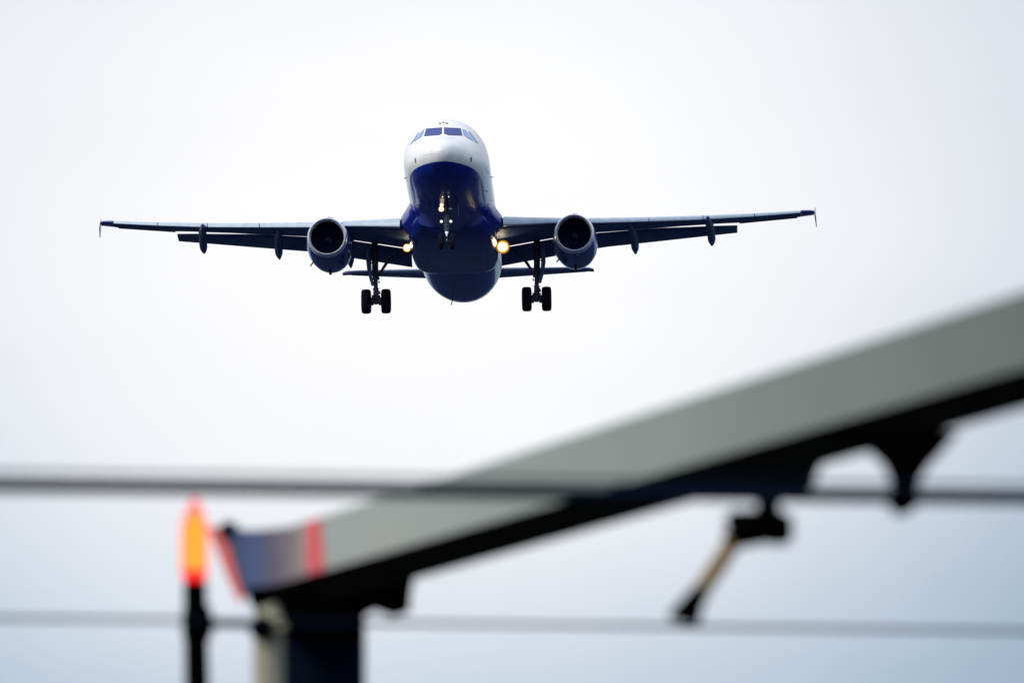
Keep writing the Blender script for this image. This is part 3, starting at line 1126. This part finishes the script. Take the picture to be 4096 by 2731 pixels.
# red warning lamp on its black post
lb = at(788, 2731, 29.6)
lp = empty("lamp_post", (lb.x, lb.y, 0))
tag(lp, "glowing red and amber warning lamp on a slim black post", "lamp post")
LI = Matrix.Translation(lp.location).inverted()
e_ = MB()
tz = at(779, 2325, 29.6).z
e_.tube([(lb.x + .004, lb.y, 0), (lb.x, lb.y, lb.z), at(780, 2322, 29.6)], [.043, .043, .040], 16)
e_.build("post", FG['dark'], lp, inv=LI)
e_ = MB()
k0 = at(789, 2490, 29.6)
e_.lathe((k0.x, k0.y, k0.z), (0, 0, 1), [(-.06, .042), (-.045, .052), (.04, .052), (.06, .042)], 20)
e_.tube([k0, at(848, 2494, 29.5)], [.036, .022], 12)
e_.build("collar", FG['dark'], lp, inv=LI)
e_ = MB()
e_.tube([at(840, 2497, 29.55), at(1035, 2500, 29.4)], .011, 10)
e_.build("arm", FG['wire'], lp, inv=LI)
lens = bpy.data.materials.new("red_lamp_lens")
lens.use_nodes = True
nt = lens.node_tree
nt.nodes.clear()
tr = nt.nodes.new('ShaderNodeBsdfTransparent')
tr.inputs[0].default_value = (1.0, .70, .74, 1)
em = nt.nodes.new('ShaderNodeEmission')
em.inputs[0].default_value = (1.0, .07, .09, 1)
em.inputs[1].default_value = 1.5
mxs = nt.nodes.new('ShaderNodeMixShader')
mxs.inputs[0].default_value = .33
o_ = nt.nodes.new('ShaderNodeOutputMaterial')
nt.links.new(tr.outputs[0], mxs.inputs[1])
nt.links.new(em.outputs[0], mxs.inputs[2])
nt.links.new(mxs.outputs[0], o_.inputs[0])
l0 = at(778, 2318, 29.6)
e_ = MB()
e_.lathe(l0, (0, 0, 1), [(0, .041), (.02, .047), (.10, .048), (.19, .046), (.235, .034), (.265, .018), (.288, .004)], 28)
lens_o = e_.build("lamp_lens", lens, lp, inv=LI, smooth=60)
e_ = MB()
e_.lathe(l0, (0, 0, 1), [(.035, .022), (.05, .040), (.185, .038), (.235, .016)], 20)
e_.build("bulb", glow("amber_bulb_glow", (1.0, .40, .005), 2.3), lens_o, inv=LI, smooth=60)
e_ = MB()
e_.lathe(l0, (0, 0, 1), [(-.012, .036), (.03, .036), (.035, .02)], 20)
e_.build("lamp_base", glow("red_base_glow", (1.0, .012, .0), 1.3), lens_o, inv=LI, smooth=60)

# fitting that hangs from the beam, with its slanting rod
hx = A(3060, 1990)
hang = empty("hanging_fitting", hx)
tag(hang, "black round fitting hanging under the beam with a slanting brass rod", "fitting")
HI = Matrix.Translation(hx).inverted()
D2 = dep(3060)
e_ = MB()
pts = [(2780, 1990), (2900, 1985), (3180, 1985), (3245, 1965), (3262, 1925), (3280, 1870), (3400, 1760), (2700, 1960)]
e_.loft([[at(x, y, dep(x) - .03 + d) for x, y in pts] for d in (0, .2)])
e_.build("mounting_plate", FG['dark'], hang, smooth=0, inv=HI)
e_ = MB()
e_.tube([at(3075, 1970, D2), at(3072, 2030, D2), at(3072, 2085, D2)], [.038, .034, .042], 14)
e_.build("stem", FG['dark'], hang, inv=HI)
e_ = MB()
e_.tube([at(2915, 2125, D2), at(2935, 2118, D2), at(2985, 2112, D2), at(3060, 2106, D2), at(3120, 2112, D2), at(3155, 2118, D2), at(3172, 2118, D2)],
        [.040, .056, .055, .050, .050, .044, .024], 20)
e_.tube([at(2925, 2120, D2), at(2932, 2185, D2)], [.03, .018], 12)
e_.build("fitting_body", FG['dark'], hang, inv=HI)
e_ = MB()
e_.tube([at(2936, 2160, D2), at(2870, 2265, D2), at(2795, 2375, D2)], .025, 12)
e_.build("rod", FG['brass'], hang, inv=HI)
e_ = MB()
e_.tube([at(2815, 2345, D2), at(2772, 2410, D2), at(2742, 2465, D2), at(2736, 2490, D2)], [.024, .034, .046, .050], 14)
e_.build("rod_foot", FG['dark'], hang, inv=HI)

# funnel shaped bracket further right
fx = A(3620, 1850)
fun = empty("funnel_bracket", fx)
tag(fun, "black funnel-shaped bracket narrowing downward under the right of the beam", "bracket")
FI = Matrix.Translation(fx).inverted()
D3 = dep(3630)
e_ = MB()
rows = [(1730, 3330, 3830), (1770, 3420, 3790), (1815, 3490, 3755), (1850, 3530, 3720), (1885, 3567, 3680), (1920, 3580, 3660), (1960, 3582, 3652), (1990, 3578, 3652), (2015, 3568, 3655), (2035, 3580, 3635), (2058, 3600, 3608)]
rings = []
for py, xa, xb in rows:
    a, b = at(xa - (22 if py > 1860 else 8), py, D3), at(xb + (22 if py > 1860 else 8), py, D3)
    c = (a + b) / 2
    hw = (b - a).length / 2
    rings.append([c + Vector((math.cos(t) * hw, math.sin(t) * min(hw, .09), 0)) for t in (2 * math.pi * i / 20 for i in range(20))])
e_.loft(rings)
e_.build("funnel", FG['dark'], fun, inv=FI)


# wires nearer the lens
def wire(name, label, p, q, d, r, sag=0.0):
    a = at(*p, d)
    b = at(*q, d)
    u = b - a
    a0, b0 = a - u * 2.5, b + u * 2.5
    o = empty(name, (a0 + b0) / 2)
    tag(o, label, "wire", "wires strung across the foreground")
    e = MB()
    pts = []
    for i in range(25):
        t = i / 24
        pts.append(a0.lerp(b0, t) + Vector((0, 0, sag * (1 - (2 * t - 1) ** 2))))
    e.tube(pts, r, 10)
    e.build("strand", FG['wire'], o, inv=Matrix.Translation(o.location).inverted())


wire("wire", "paler upper wire, wide blurred band above the lamp", (0, 1897), (4096, 1950), 20.5, .0072)
wire("wire", "darkest wire, crossing in front of the sloping beam just above the red lamp", (0, 1947), (4096, 1996), 24.0, .0175)
wire("wire", "lowest wire, faint pale blue band crossing the lamp post", (0, 2470), (4096, 2522), 27.0, .0070)
